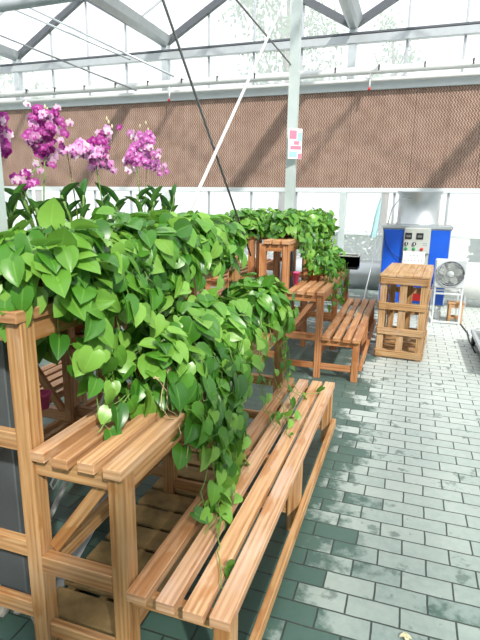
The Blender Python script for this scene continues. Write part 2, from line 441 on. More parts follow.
# ------------------------------------------------------------------ rods, cables, pipe overhead
def rod(name, label, cat, pts, r, m, group=None):
    pts = [Vector(p) for p in pts]; o = tube(name, [p - pts[0] for p in pts], r, m); o.location = pts[0]
    return tag(o, label, cat, group)
X = -1.385
rod('brace_rod', 'dark diagonal steel brace rod running down behind the far end of the stand', 'rod', [(X - .012, 4.45, 1.075), (X - .012, 1.45, 3.82)], .0085, M['rod'])
rod('brace_rod', 'white diagonal brace rod crossing the dark rod in front of the pad', 'rod', [(X + .012, 1.5, .18), (X + .012, 5.6, 3.745)], .012, M['pvc'])
rod('tension_cable', 'dark cable slanting down to the white column from above', 'cable', [(X, 5.72, 3.03), (X, 1.2, 3.05)], .008, M['rod'])
rod('tension_cable', 'thin grey cable, lowest of three sloping wires before the gable', 'cable', [(-8.4, 8, 4.86), (-4.6, 8, 3.39)], .015, M['rod'])
rod('tension_cable', 'thin pale cable, middle of three sloping wires before the gable', 'cable', [(-7.2, 8, 4.93), (-4.7, 8, 3.88)], .016, M['galv'])
rod('tension_cable', 'thin pale cable, topmost of three sloping wires before the gable', 'cable', [(-6.9, 8, 4.95), (-3.9, 8, 3.57)], .016, M['galv'])
rod('roof_pipe', 'thick pale pipe crossing the upper corner under the roof glass', 'pipe', [(-7.0, 5.85, 4.0), (-1.6, 5.7, 4.0)], .07, M['alu'])

# card on the column
sg = thing('hanging_card', 'white card with pink and pale blue print hung on the white column', 'sign', (-1.295, 5.66, 2.20), math.radians(32))
box('card', (-.075, .085, -.012, 0, -.16, .16), M['paper'], sg, .002)
for m_, b in (('pinkprint', (-.065, .02, -.0145, -.012, .05, .14)), ('pinkprint', (-.05, .075, -.0145, -.012, -.06, -.02)), ('blueprint', (.03, .08, -.0145, -.012, .03, .12)), ('blueprint', (-.065, .03, -.0145, -.012, -.14, -.08)), ('pinkprint', (.04, .082, -.0145, -.012, -.155, -.10)), ('pinkprint', (-.01, .05, -.0145, -.012, -.01, .03))):
    box('print', b, M[m_], sg, 0)

# ------------------------------------------------------------------ stepped plant stands
WARM = (1.0, .96, .92, 1); RED = (.93, .70, .56, 1)
def make_stand(label, y0, bw=0):
    s = thing('plant_stand', label, 'plant stand', (-.8, y0, 0), 0, 'stepped wooden plant stands')
    X = lambda x: x + .8
    def bd(n, x0, x1, ya, yb, z0, z1, axis=None): 
        j = R.uniform(-.002, .002)
        return board(n, (X(x0), X(x1), ya, yb, z0 + j * .3, z1 + j * .3), None, s, axis=axis)
    L = 2.04
    for x0, x1 in ((-.719, -.652), (-.62, -.558), (-.53, -.464), (-.447, -.382)):
        bd('low_slat', x0, x1, R.uniform(-.012, .004), L + R.uniform(-.01, .01), .366, .401)
    for x0, x1 in ((-1.045, -.995), (-.962, -.902), (-.873, -.814), (-.782, -.72)):
        bd('middle_slat', x0, x1, R.uniform(-.006, .006), L + R.uniform(-.01, .01), .766, .801)
    for x0, x1 in ((-1.115, -1.048), (-1.198, -1.135), (-1.28, -1.215)):
        bd('top_slat', x0, x1, R.uniform(-.006, .01), L + R.uniform(-.01, .01), 1.2, 1.236)
    for i, y in enumerate((.02, .98, 1.96)):
        bd('leg', -.445, -.387, y, y + .06, 0, .366); bd('leg', -.783, -.725, y, y + .06, 0, .766)
        bd('tall_post', -1.11, -1.052, y, y + .06, 0, 1.2); bd('tall_post', -1.325 - bw, -1.267 - bw, y, y + .06, 0, 1.2)
        q = y + .012
        bd('cross_rail', -.725, -.445, q, q + .03, .315, .366)
        bd('cross_rail', -1.052, -.783, q, q + .03, .705, .766)
        bd('cross_rail', -1.052, -.783, q - .012, q + .03, .35, .412)
        bd('cross_rail', -1.267 - bw, -1.11, q, q + .03, 1.135, 1.2)
        for z in (.775, .385, .14): bd('cross_rail', -1.267 - bw, -1.11, q, q + .03, z, z + .06)
        bd('cross_rail', -1.052, -.783, q, q + .028, .085, .14); bd('cross_rail', -.725, -.445, q, q + .028, .085, .14)
        diag('brace', (X(-1.035), y + .052, .42), (X(-.80), y + .052, .735), .026, .042, s)
    for a, b in ((.08, .98), (1.04, 1.96)):
        bd('side_rail', -.765, -.727, a, b, .705, .766); bd('side_rail', -1.09, -1.06, a, b, 1.13, 1.2)
        bd('side_rail', -.78, -.75, a, b, .15, .20); bd('side_rail', -1.09, -1.06, a, b, .30, .36)
    bd('side_rail', -.385, -.357, .05, L - .02, .10, .155)
    return s
st1 = make_stand('wooden stepped plant stand nearest the camera, its benches piled with trailing pothos', 1.10, .095)
for c in st1.children: c.color = (1.12, 1.13, 1.25, 1) if 'low_slat' in c.name else ((1.10, 1.10, 1.12, 1) if 'slat' in c.name else (.94, .90, .77, 1))
st2 = make_stand('reddish wooden stepped plant stand beside the open slatted crate', 4.28); st2.location.x = -.745
for c in st2.children: c.color = (1.06, .97, .95, 1) if 'slat' in c.name else RED
st3 = dup(st2, (-1.97, 3.14, 0), PI, 'wooden plant stand backing onto the nearest one, holding orchids', color=(.95, .85, .78, 1))
st4 = dup(st2, (-1.97, 6.72, 0), PI, 'wooden plant stand behind the reddish stand, its top under pothos leaves', color=RED)

# ------------------------------------------------------------------ foliage
class Mesh:
    def __init__(s): s.v = []; s.f = []; s.mi = []; s.uv = []
    def build(s, name, mats, parent=None):
        me = bpy.data.meshes.new(name); me.from_pydata([tuple(v) for v in s.v], [], s.f)
        for m in mats: me.materials.append(m)
        me.polygons.foreach_set('material_index', s.mi); me.polygons.foreach_set('use_smooth', [True] * len(s.f))
        ul = me.uv_layers.new(name='UVMap'); flat = []
        for f in s.f:
            for i in f: flat += s.uv[i]
        ul.data.foreach_set('uv', flat); me.update()
        return link(name, me, parent)
    def leaf(s, b, dr, nr, L, W, rows, fold=.25, droop=.3, mi=0):
        """rows: (v, half width, back-shift of the outer edge)."""
        dr = dr.normalized(); x = dr.cross(nr)
        if x.length < 1e-3: x = dr.cross(Vector((.3, .5, .8)))
        x.normalize(); n = x.cross(dr)
        base = len(s.v); cols = (-1, -.5, 0, .5, 1)
        for v, hw, bs in rows:
            for c in cols:
                yy = v - bs * abs(c); zz = fold * (abs(c) * hw) - droop * v * v - .12 * abs(c) ** 2 * hw
                s.v.append(b + x * (c * hw * W) + dr * (yy * L * (1 - .12 * droop * v)) + n * (zz * L)); s.uv.append((.5 + c * .5, v))
        for r_ in range(len(rows) - 1):
            for c in range(4):
                i = base + r_ * 5 + c; s.f.append((i, i + 1, i + 6, i + 5)); s.mi.append(mi)
        tip = len(s.v); v = 1.0; s.v.append(b + dr * (L * (1 - .12 * droop)) - n * (droop * L)); s.uv.append((.5, 1))
        i = base + (len(rows) - 1) * 5
        for c in range(4): s.f.append((i + c, i + c + 1, tip)); s.mi.append(mi)
    def strip(s, pts, r, mi=1, n=4):
        base = len(s.v)
        for i, p in enumerate(pts):
            dd = pts[min(i + 1, len(pts) - 1)] - pts[max(0, i - 1)]; x, y, _ = frame_z(dd)
            for k in range(n):
                a = 2 * PI * k / n; s.v.append(p + x * (math.cos(a) * r) + y * (math.sin(a) * r)); s.uv.append((.3, .3))
        for i in range(len(pts) - 1):
            for k in range(n):
                q = base + i * n; s.f.append((q + k, q + (k + 1) % n, q + n + (k + 1) % n, q + n + k)); s.mi.append(mi)
HEART = ((.0, .30, .16), (.10, .78, .20), (.28, 1.0, .10), (.52, .86, .0), (.75, .50, -.02), (.91, .19, 0))
STRAP = ((0, .35, 0), (.2, .85, 0), (.5, 1, 0), (.75, .8, 0), (.92, .42, 0))
def rv(s): return Vector((R.gauss(0, s), R.gauss(0, s), R.gauss(0, s)))
def pothos_leaf(ms, p, out, size, hang=.7):
    o = Vector((out.x, out.y, 0)); o = o.normalized() if o.length > .05 else Vector((R.uniform(-1, 1), R.uniform(-1, 1), 0)).normalized()
    dr = o * (1 - hang * .5) + Vector((0, 0, -hang * .85)) + rv(.42)
    nr = out * .9 + Vector((.15, -.2, .9)) + rv(.36)
    L = size * R.uniform(.75, 1.15)
    ms.leaf(p, dr, nr, L, L * R.uniform(.43, .52), HEART, R.uniform(.08, .38), R.uniform(.05, .4))
def dome(ms, c, rx, ry, rz, n, size, lo=-.5):
    for _ in range(n):
        a = R.uniform(0, 2 * PI); sz = R.uniform(lo, 1.0); ce = math.sqrt(max(0, 1 - sz * sz))
        out = Vector((ce * math.cos(a), ce * math.sin(a), sz)); q = R.uniform(.62, 1.04)
        p = c + Vector((out.x * rx, out.y * ry, out.z * (rz if sz > 0 else rz * 1.2))) * q
        pothos_leaf(ms, p, out, size * R.uniform(.75, 1.15), .35 + .4 * (1 - max(0, sz)))
        if R.random() < .35: ms.strip([c + Vector((0, 0, -rz * .4)) + out * .04, (c + p) / 2 + Vector((0, 0, .05)), p], .0018)
def strand(name, pts, parent, size, gap=.045, out=Vector((1, 0, 0)), dry=False, dens=1.):
    """A trailing vine through pts (world offset already local)."""
    ms = Mesh(); P = [Vector(p) for p in pts]; fine = []
    for a, b in zip(P, P[1:]):
        n = max(2, int((b - a).length / .03))
        fine += [a.lerp(b, i / n) + rv(.004) for i in range(n)]
    fine.append(P[-1]); ms.strip(fine, .0022, 1)
    if not dry:
        acc = 0; sd = 1
        for a, b in zip(fine, fine[1:]):
            acc += (b - a).length
            if acc > gap:
                acc = 0; sd = -sd
                if R.random() > dens: continue
                side = (b - a).cross(out).normalized() * sd
                q = b + side * .018 + out * .012 + rv(.01)
                ms.strip([b, q], .0013, 1)
                ms.leaf(q, side * .7 + Vector((0, 0, -.75)) + out * .25 + rv(.25), out * .9 + Vector((0, -.2, .5)) + rv(.3), size * R.uniform(.7, 1.15), size * R.uniform(.38, .46), HEART, R.uniform(.1, .45), R.uniform(.1, .4))
    return ms.build(name, [M['leaf'], M['dry'] if dry else M['stem']], parent)
def pot(parent, r=.075, h=.13):
    p = lathe('pot', [(r * .72, 0), (r * .95, h * .86), (r * 1.05, h * .86), (r * 1.05, h), (r * .93, h), (r * .9, h * .8)], M['pot'], parent, 18)
    lathe('soil', [(r * .92, h * .86), (.001, h * .9)], M['soil'], p, 16)
    return p
def pothos(label, x, y, z, rx, ry, rz, n, size, cz=.16, cx=.0, group=None, strands=(), lo=-.5):
    t = thing('pothos', label, 'potted plant', (x, y, z), 0, group); pot(t)
    ms = Mesh(); dome(ms, Vector((cx, 0, cz)), rx, ry, rz, n, size, lo)
    ms.build('foliage', [M['leaf'], M['stem']], t)
    for pts, sz, gap, *rest in strands: strand('trailing_vine', pts, t, sz, gap, dens=rest[0] if rest else 1.)
    return t
def drape(x0, y0, z0, drop, dy=0, out=.06):
    return [(x0 * .3, y0 * .5, .17), (x0, y0, z0), (x0 + out * .6, y0 + dy * .3, z0 - drop * .35), (x0 + out, y0 + dy, z0 - drop)]
G1 = 'pothos on the top tier of the nearest stand'
ords = ['first', 'second', 'third', 'fourth', 'fifth', 'sixth', 'seventh', 'eighth']
ys = [1.30, 1.55, 1.80, 2.05, 2.30, 2.55, 2.76]
for i, y in enumerate(ys):
    sts = []
    for q in range(4 if i < 4 else 2):
        yy = R.uniform(-.12, .12) + (.06 if i == 0 else 0)
        sts.append((drape(R.uniform(.14, .22), yy, R.uniform(.1, .2), R.uniform(.20, .40) * (1 if i < 3 else .6), R.uniform(-.05, .05)), .095, .034))
    pothos(f'bushy green pothos, {ords[i]} from the tall end post on the top tier' if i else 'bushy pothos over the tall end post of the nearest stand', -1.17, y, 1.236, .21 if i < 5 else .17, .19 if i < 6 else .16, (.17 if i < 6 else .14) + R.uniform(-.02, .02), 190, .094, .10, .03, G1, sts, -.7)
G2 = 'pothos on the middle tier of the nearest stand'
mids = [(1.62, .15, .20), (1.86, .17, .22), (2.10, .18, .22), (2.33, .15, .19), (2.84, .17, .19), (2.98, .18, .20)]
for i, (y, rr, cz) in enumerate(mids):
    sts = []
    for q in range((4, 5, 4, 1, 2, 3)[i]):
        sts.append((drape(R.uniform(.12, .19), R.uniform(-.12, .12), R.uniform(.06, .16), R.uniform(.15, .30) * (1 if i < 2 else .6), R.uniform(-.06, .06), .05), .095, .036))
    if i == 5:
        for q in range(4): sts.append((drape(R.uniform(.12, .18), R.uniform(-.1, .14), .1, R.uniform(.4, .52), R.uniform(-.05, .05), .03), .045, .06))
    if i == 0:
        for q in range(6):
            yy = R.uniform(-.40, -.12)
            sts.append(([(0, -.05, .15), (.02, yy * .5, .10), (R.uniform(-.12, .06), yy, .03)], .085, .045))
    lab = ['pothos spilling over bare slats at the near end of the middle tier', 'bright pothos second from the bare slats of the middle tier', 'dense pothos third from the bare slats of the middle tier', 'dense pothos fourth from the bare slats of the middle tier', 'pothos fifth from the bare slats of the middle tier', 'rounded pothos hanging off the far end of the nearest middle tier'][i]
    t = pothos(lab, -.89, y, .801, rr, .18, .16, (85, 140, 155, 100, 110, 140)[i], .09, cz - .05, .0, G2, sts, -.5)
    if i in (0, 1):
        for q in range(7):
            a = R.uniform(.0, .2)
            strand('dry_runner', [(0, 0, .1), (.05 + a * .3, -.1 + R.uniform(-.1, .1), .22 - a * .3), (.14, R.uniform(-.25, .1), .06), (.18 + R.uniform(-.02, .03), R.uniform(-.25, .1), -R.uniform(.0, .2))], t, .05, dry=True)
# long vines hanging past the low bench, part of the second and third middle-tier plants
top_things = [o for o in C.objects if o.name.startswith('pothos') and o.get('group') == G1]
for k_, t in enumerate(top_things[:3]):
    for q in range(5):
        dy = R.uniform(-.08, .12); x_ = R.uniform(.09, .20)
        strand('trailing_vine', [(.05, dy * .5, .14), (x_, dy, .08), (x_ + .03, dy, -.12), (x_ + R.uniform(0, .05), dy + R.uniform(-.05, .05), -R.uniform(.22, .40))], t, .078, .04)
mid_things = [o for o in C.objects if o.name.startswith('pothos') and o.get('group') == G2]
def vine_w(parent, pts, size, gap, dens=1.):
    b = Vector(parent.location)
    strand('trailing_vine', [Vector(p) - b for p in pts], parent, size, gap, dens=dens)
p1, p2, p6 = mid_things[0], mid_things[1], mid_things[5]
for q in range(8):
    y = 1.60 + q * .06 + R.uniform(-.03, .03); dz = R.uniform(.30, .55)
    vine_w(p2 if q > 2 else p1, [(-.80, y, .98), (-.69, y - .02, .86), (-.665 + R.uniform(-.01, .03), y - .03, .66), (-.66 + R.uniform(-.01, .05), y + R.uniform(-.06, .03), .86 - dz)], .085, .042, .85)
vine_w(p2, [(-.70, 1.80, .85), (-.65, 1.74, .62), (-.62, 1.62, .47), (-.55, 1.45, .43), (-.50, 1.30, .42), (-.455, 1.20, .415)], .075, .062, .8)
vine_w(p2, [(-.70, 1.95, .85), (-.64, 1.85, .6), (-.60, 1.70, .45), (-.585, 1.50, .42), (-.60, 1.42, .40)], .065, .06, .8)
vine_w(p2, [(-.70, 1.75, .85), (-.66, 1.62, .6), (-.655, 1.52, .47), (-.66, 1.46, .43)], .07, .05, .9)
for q in range(5):
    y0 = R.uniform(1.7, 2.1); y1 = y0 - R.uniform(.15, .45)
    vine_w(p2, [(-.72, y0, .9), (-.67, y0 - .03, .7), (-.63, (y0 + y1) / 2, .47), (-.60 + R.uniform(-.06, .06), y1, .42)], .075, .05, .9)
for q in range(4):
    y0 = R.uniform(2.3, 2.9); y1 = y0 - R.uniform(-.1, .4)
    vine_w(p6, [(-.76, y0 * .5 + 1.45, .95), (-.70, y0, .72), (-.66, y0, .47), (-.58 + R.uniform(-.05, .10), y1, .42)], .05, .07, .8)
vine_w(p6, [(-.72, 2.95, .8), (-.66, 2.9, .55), (-.60, 2.75, .43), (-.52, 2.45, .42), (-.50, 2.25, .42)], .06, .09, .7)
vine_w(p6, [(-.70, 3.0, .8), (-.64, 2.95, .5), (-.56, 2.8, .43), (-.45, 2.85, .425), (-.42, 2.95, .42)], .055, .12, .6)

# pothos on the two farther stands
G3 = 'pothos on the top of the reddish stand'; G4 = 'pothos on the top of the stand behind the reddish one'
far0 = []
for i in range(2):
    far0.append(None)
for i, y in enumerate([4.66, 4.92, 5.18, 5.44, 5.70, 5.96, 6.22]):
    sts = [(drape(R.uniform(.12, .2), R.uniform(-.12, .12), .1, R.uniform(.15, .34) + (.12 if i > 4 else 0), R.uniform(-.05, .05)), .09, .036) for _ in range(4)]
    lab = f'compact pothos, {ords[i]} along the top of the reddish stand by the crate'
    pothos(lab, -1.15, y, 1.236, .19 if i < 3 else .23, .17, .16, 120, .085, .10, .02 if i < 3 else .06, G3, sts, -.4 if i < 3 else -.8)
for i, y in enumerate([4.78, 5.02, 5.26, 5.5, 5.9]):
    lab = f'compact pothos, {ords[i]} on the stand behind the reddish one'
    pothos(lab, -1.62, y, 1.236, .19, .17, .16, 110, .085, .10, 0, G4, (), -.5)
for i, y in enumerate([5.35, 5.85, 4.98]):
    sts = [(drape(R.uniform(.08, .2), R.uniform(-.12, .12), .12, R.uniform(.2, .4), 0), .07, .04) for _ in range(4)]
    pothos(['pale trailing pothos on the middle tier of the reddish stand', 'pale trailing pothos beside the black tray on the reddish stand', 'small pothos on bare slats at the near end of the reddish stand'][i], -.88, y, .801, .14, .15, .16, 60, .075, .14, .04, 'pothos on the middle tier of the reddish stand', sts)

for i, y in enumerate([1.28, 1.58, 1.95, 2.35, 2.75]):
    pothos(f'shaded pothos, {ords[i]} along the middle tier behind the nearest stand', -1.80, y, .801, .19, .18, .18, 85, .10, .14, 0, 'pothos on the stand behind the nearest one', (), -.5)

# ------------------------------------------------------------------ orchids
def flower_mesh(m):
    ms = Mesh()
    PET = ((0, .3, 0), (.25, .8, 0), (.6, 1, 0), (.88, .6, 0))
    for k, (a, L, W) in enumerate(((90, 1, .30), (20, .95, .46), (160, .95, .46), (-40, .9, .30), (-140, .9, .30))):
        a = math.radians(a); dr = Vector((math.cos(a), -.12, math.sin(a)))
        ms.leaf(Vector((0, -.002 * k, 0)), dr, Vector((0, -1, .1)), .032 * L, .032 * W, PET, .1, .18)
    ms.leaf(Vector((0, -.004, 0)), Vector((0, -.6, -.8)), Vector((0, -1, .6)), .022, .008, PET, .5, .3, 1)
    me_o = ms.build('flower', [m, M['lip']]); me = me_o.data; bpy.data.objects.remove(me_o)
    return me
FL = {c: flower_mesh(M[c]) for c in ('magenta', 'pinkp', 'lilac')}
def orchid(label, y, spikes, lean=0, nl=9, x=-1.62, hl=.34):
    z0 = 1.236
    t = thing('potted_orchid', label, 'orchid', (x, y, z0), 0, 'potted dendrobium orchids'); pot(t, .06, .11)
    ms = Mesh()
    for c in range(3):
        a = R.uniform(0, 2 * PI); top = Vector((math.cos(a) * .08, math.sin(a) * .10, hl + R.uniform(-.06, .04))); b = Vector((math.cos(a) * .02, math.sin(a) * .02, .1))
        pts = [b, b.lerp(top, .5) + Vector((0, 0, .02)), top]
        tube('cane', pts, .007, M['stem'], t, 6)
        for q in range(nl // 3 + 1):
            f = .45 + .55 * q / (nl // 3 + 1); p = b.lerp(top, f); aa = a + q * PI * .9 + R.uniform(-.4, .4)
            dr = Vector((math.cos(aa) * .9, math.sin(aa) * .9, R.uniform(.6, 2.2))); L = R.uniform(.09, .15)
            ms.leaf(p, dr, Vector((-dr.x * .4, -dr.y * .4, 1)), L, L * .125, STRAP, .35, R.uniform(.05, .3))
    ms.build('leaves', [M['leaf2']], t)
    B = Vector((x, y, z0))
    for pts, col, n, spread, tail in spikes:
        P = [Vector(p) - B for p in pts]
        sp = tube('flower_spike', [Vector((0, 0, .12)), Vector((0, 0, .12)).lerp(P[0], .55) + Vector((0, 0, .03))] + P, .0035, M['stem'], t, 6)
        for _ in range(int(n * 1.35)):
            f = R.random() * (len(P) - 1); i = min(int(f), len(P) - 2); c = P[i].lerp(P[i + 1], f - i)
            p = c + Vector((R.gauss(0, spread), R.gauss(0, spread), R.gauss(0, spread * .8)))
            o = bpy.data.objects.new('flower', FL[col if R.random() > .12 else ('pinkp' if col != 'pinkp' else 'lilac')]); C.objects.link(o); o.parent = sp
            o.location = p; face = Vector((.62, -.75, R.uniform(-.35, .35))) + rv(.35)
            o.rotation_euler = (R.uniform(-.5, .3), R.uniform(-.6, .6), math.atan2(face.x, -face.y)); s_ = R.uniform(.6, .92); o.scale = (s_,) * 3
        for q in range(tail):
            e = P[-1] + Vector((R.uniform(-.03, .03), R.uniform(-.03, .03), .02 + q * .018))
            lathe('bud', [(.001, -.012), (.006, -.004), (.005, .006), (.001, .014)], M['bud'], sp, 6, tuple(e))
    return t
ox = -1.62
orchid('deep magenta orchid cut by the frame edge beside the pale column', 1.66, [([(ox, 1.70, 1.74), (ox, 1.70, 1.80), (ox, 1.71, 1.88)], 'magenta', 34, .022, 1)], nl=6)
orchid('tall deep magenta orchid with the fullest upright flower head', 1.92, [([(ox, 1.97, 1.76), (ox, 1.97, 1.84), (ox, 2.0, 1.93)], 'magenta', 70, .036, 2), ([(ox, 1.80, 1.62), (ox, 1.84, 1.65), (ox, 1.93, 1.70)], 'magenta', 12, .016, 0)])
orchid('pale pink orchid spike arching sideways between two magenta ones', 2.20, [([(ox, 2.13, 1.79), (ox, 2.25, 1.815), (ox, 2.36, 1.79)], 'pinkp', 40, .020, 0)])
orchid('magenta orchid with an upright spike and drooping pink lower flowers', 2.44, [([(ox, 2.36, 1.77), (ox, 2.43, 1.83), (ox, 2.50, 1.93)], 'magenta', 40, .030, 3), ([(ox, 2.36, 1.76), (ox, 2.43, 1.74), (ox, 2.52, 1.73)], 'pinkp', 14, .024, 0)])
orchid('lilac pink orchid with a wide flower head and a bare budded tip', 2.86, [([(ox, 2.78, 1.78), (ox, 2.84, 1.86), (ox, 2.90, 1.95)], 'lilac', 60, .042, 4), ([(ox, 2.92, 1.78), (ox, 3.0, 1.80), (ox, 3.08, 1.76)], 'lilac', 24, .026, 0)])
orchid('flowerless orchid of dark leaves beside the white diagonal rod', 3.22, [], nl=9)

# ------------------------------------------------------------------ slatted crate
cr = thing('slatted_crate', 'pale wooden slatted crate with open bays in front of the blue machine', 'crate', (.030, 5.714, 0), math.radians(-3.8))
W2, D2, HH = .228, .55, .875; CW = (.96, 1.03, 1.02, 1)
def cb(n, *b, axis=None):
    o = board(n, b, None, cr, axis=axis); o.color = CW; return o
for sx in (-1, 1):
    for sy in (-1, 1):
        x0 = sx * W2 - (.065 if sx > 0 else 0); y0 = sy * D2 - (.05 if sy > 0 else 0)
        cb('corner_post', x0, x0 + .065, y0, y0 + .05, .0, HH - .022)
for sy in (-1, 1):
    y0, y1 = (-D2 - .018, -D2) if sy < 0 else (D2, D2 + .018)
    for z in (.02, .26, .52, .78): cb('rail', -W2, W2, y0, y1, z, z + .07)
    yy = (-D2, -D2 + .015) if sy < 0 else (D2 - .015, D2)
    cb('slat', -.035, .035, yy[0], yy[1], .02, HH - .025)
for sx in (-1, 1):
    x0, x1 = (W2, W2 + .015) if sx > 0 else (-W2 - .015, -W2)
    for z in (.02, .26, .52, .78): cb('rail', x0, x1, -D2, D2, z, z + .07)
    for q in range(4): cb('slat', sx * W2 - (.014 if sx > 0 else 0), sx * W2 + (0 if sx > 0 else .014), -D2 + .17 + q * .26, -D2 + .24 + q * .26, .02, HH - .025)
for q in range(6): cb('top_board', -W2 - .012 + q * .0802, -W2 - .012 + q * .0802 + .077, -D2 - .022, D2 + .022, HH - .022, HH)
for q in range(9): cb('bottom_slat', -W2 + .006, W2 - .006, -D2 + .06 + q * .125, -D2 + .13 + q * .125, .05, .068)
for q in range(5): cb('divider_slat', -W2 + .05, W2 - .05, -.34, -.326, .06 + q * .045, .085 + q * .045)

# ------------------------------------------------------------------ blue machine
mc = thing('blue_machine', 'blue heating machine with a grey control panel and metal duct on top', 'machine', (.095, 7.45, 0))
box('cabinet', (-.455, .455, 0, .62, .16, 1.24), M['panelgrey'], mc, .006)
box('top_plate', (-.47, .47, -.02, .64, 1.24, 1.285), M['galv'], mc, .004)
box('blue_panel', (-.44, .16 - .33, -.012, 0, .18, 1.225), M['blue'], mc, .003); box('blue_panel', (.19, .44, -.012, 0, .44, 1.225), M['blue'], mc, .003)
box('blue_panel', (.19, .44, -.012, 0, .18, .425), M['blue'], mc, .003); box('blue_panel', (-.165, .185, -.012, 0, .18, .73), M['blue'], mc, .003)
box('red_plate', (-.16, .18, -.016, -.012, .22, .41), M['red'], mc, .002)
cp = box('control_panel', (-.165, .185, -.07, 0, .90, 1.25), M['panelgrey'], mc, .008)
for x in (-.105, .045):
    dsp = box('display', (x - .045, x + .045, -.082, -.07, 1.10, 1.185), M['black'], cp, .003)
    box('digits', (x - .03, x + .03, -.084, -.082, 1.125, 1.155), M['rod'], dsp, 0)
for x, c in ((-.125, 'green'), (-.02, 'green'), (.085, 'red')):
    lathe('button', [(.022, 0), (.022, .012), (.001, .014)], M[c], cp, 12, (x, -.07, .965), 'y')
for x in (-.125, -.02):
    lathe('knob', [(.026, 0), (.024, .02), (.001, .022)], M['black'], cp, 12, (x, -.07, 1.035), 'y')
    box('knob_pointer', (x - .005, x + .005, -.10, -.092, 1.018, 1.052), M['paper'], cp, 0)
for z in (1.04, 1.015): box('plate', (.09, .15, -.072, -.07, z, z + .01), M['ink'], cp, 0)
nt_ = box('notice', (-.155, .135, -.078, -.072, .745, .925), M['paper'], mc, 0)
for z0, xs_ in ((.855, (-.06, -.01, .04)), (.785, (-.125, -.08, -.035, .01, .055, .10))):
    for x in xs_:
        box('writing', (x - .017, x + .017, -.0795, -.078, z0 + .014, z0 + .02), M['ink'], nt_, 0); box('writing', (x - .003, x + .003, -.0795, -.078, z0, z0 + .034), M['ink'], nt_, 0)
for x in (-.42, .38):
    for y in (.02, .55): box('foot', (x, x + .04, y, y + .04, 0, .16), M['white'], mc)
lathe('duct', [(.30, 1.285), (.30, 1.31), (.285, 1.32), (.285, 1.70), (.31, 1.735), (.31, 1.755), (.30, 1.755), (.27, 1.70), (.27, 1.33)], M['galv'], mc, 32, (.0, .31, 0))
tube('control_wire', [(-.455, -.01, 1.24), (-.40, -.03, 1.0), (-.30, -.03, .88), (-.18, -.05, .80)], .005, M['black'], mc)
tube('control_wire', [(-.40, .0, 1.29), (-.36, -.02, 1.5), (-.27, -.05, 1.64), (-.1, .0, 1.66)], .006, M['rod'], mc)

# horizontal air duct behind the machine
dt = thing('air_duct', 'wide round silver air duct lying behind the blue machine', 'duct', (0, 8.45, .42))
lathe('duct_section', [(.24, -2.4), (.25, -2.38), (.25, -.02), (.24, 0)], M['galv'], dt, 28, (-.02, 0, 0), 'x')
lathe('duct_section', [(.24, 0), (.29, .04), (.29, 2.6), (.24, 2.62)], M['pvc'], dt, 28, (.0, 0, .0), 'x')
for x in (-1.8, -.6, .9, 2.0): box('stand', (x - .02, x + .02, -.2, .2, -.42, -.20), M['galv'], dt)
# fan on its white frame
fn = thing('box_fan', 'white square fan with a round grille on a white frame stand', 'fan', (.56, 7.06, 0), math.radians(3))
hz = .68
box('housing', (-.19, .19, 0, .13, hz - .19, hz + .19), M['white'], fn, .012)
lathe('fan_recess', [(.168, -.004), (.168, -.002), (.001, -.002)], M['rod'], fn, 36, (0, -.002, hz), 'y')
bm = bmesh.new()
for rr in (.172, .145, .118, .09, .062):
    pts = [(rr * math.cos(2 * PI * q / 32), -.016, hz + rr * math.sin(2 * PI * q / 32)) for q in range(33)]
    add_tube(bm, pts, .0035 if rr < .17 else .008, 5)
for q in range(16):
    a = 2 * PI * q / 16; add_tube(bm, [(.04 * math.cos(a), -.016, hz + .04 * math.sin(a)), (.172 * math.cos(a), -.016, hz + .172 * math.sin(a))], .002, 4)
bm_obj('grille', bm, M['alu'], fn, True)
lathe('hub', [(.045, 0), (.042, .01), (.001, .013)], M['white'], fn, 20, (0, -.014, hz), 'y')
for q in range(5):
    ms = Mesh(); a = 2 * PI * q / 5 + .3; dr = Vector((math.cos(a), 0, math.sin(a)))
    ms.leaf(Vector((0, -.008, hz)) + dr * .03, dr, Vector((.1, -1, .15)), .125, .05, STRAP, .1, .03)
    ms.build('blade', [M['panelgrey']], fn)
for x in (-.17, .17):
    for y in (.01, .30): box('stand_leg', (x - .012, x + .012, y - .012, y + .012, 0, hz - .19), M['white'], fn, .002)
for z in (.012, .40):
    for y in (.01, .30): box('stand_rail', (-.17, .17, y - .010, y + .010, z, z + .024), M['white'], fn, .002)
    for x in (-.17, .17): box('stand_rail', (x - .010, x + .010, .01, .30, z, z + .022), M['white'], fn, .002)
# little stool
sl = thing('step_stool', 'small wooden stool tucked under the white fan stand', 'stool', (.68, 7.20, 0), .05)
box_ = lambda n, *b: board(n, b, None, sl)
for q in range(2): box_('seat_board', -.105, .105, -.08 + q * .082, -.002 + q * .082, .265, .29)
for sx in (-1, 1):
    for sy in (-1, 1): box_('leg', sx * .075 - .016, sx * .075 + .016, sy * .06 - .016, sy * .06 + .016, 0, .265)
    box_('stretcher', sx * .075 - .01, sx * .075 + .01, -.044, .044, .06, .09)
for sy in (-1, 1): box_('stretcher', -.06, .06, sy * .06 - .01, sy * .06 + .01, .215, .255); box_('stretcher', -.06, .06, sy * .06 - .01, sy * .06 + .01, .06, .09)
cn = thing('white_canister', 'small white canister on the floor under the blue machine', 'canister', (.47, 7.36, 0))
lathe('body', [(.04, 0), (.045, .01), (.045, .10), (.03, .125), (.018, .13)], M['pvc'], cn, 16); lathe('cap', [(.02, .13), (.02, .15), (.001, .152)], M['white'], cn, 12)

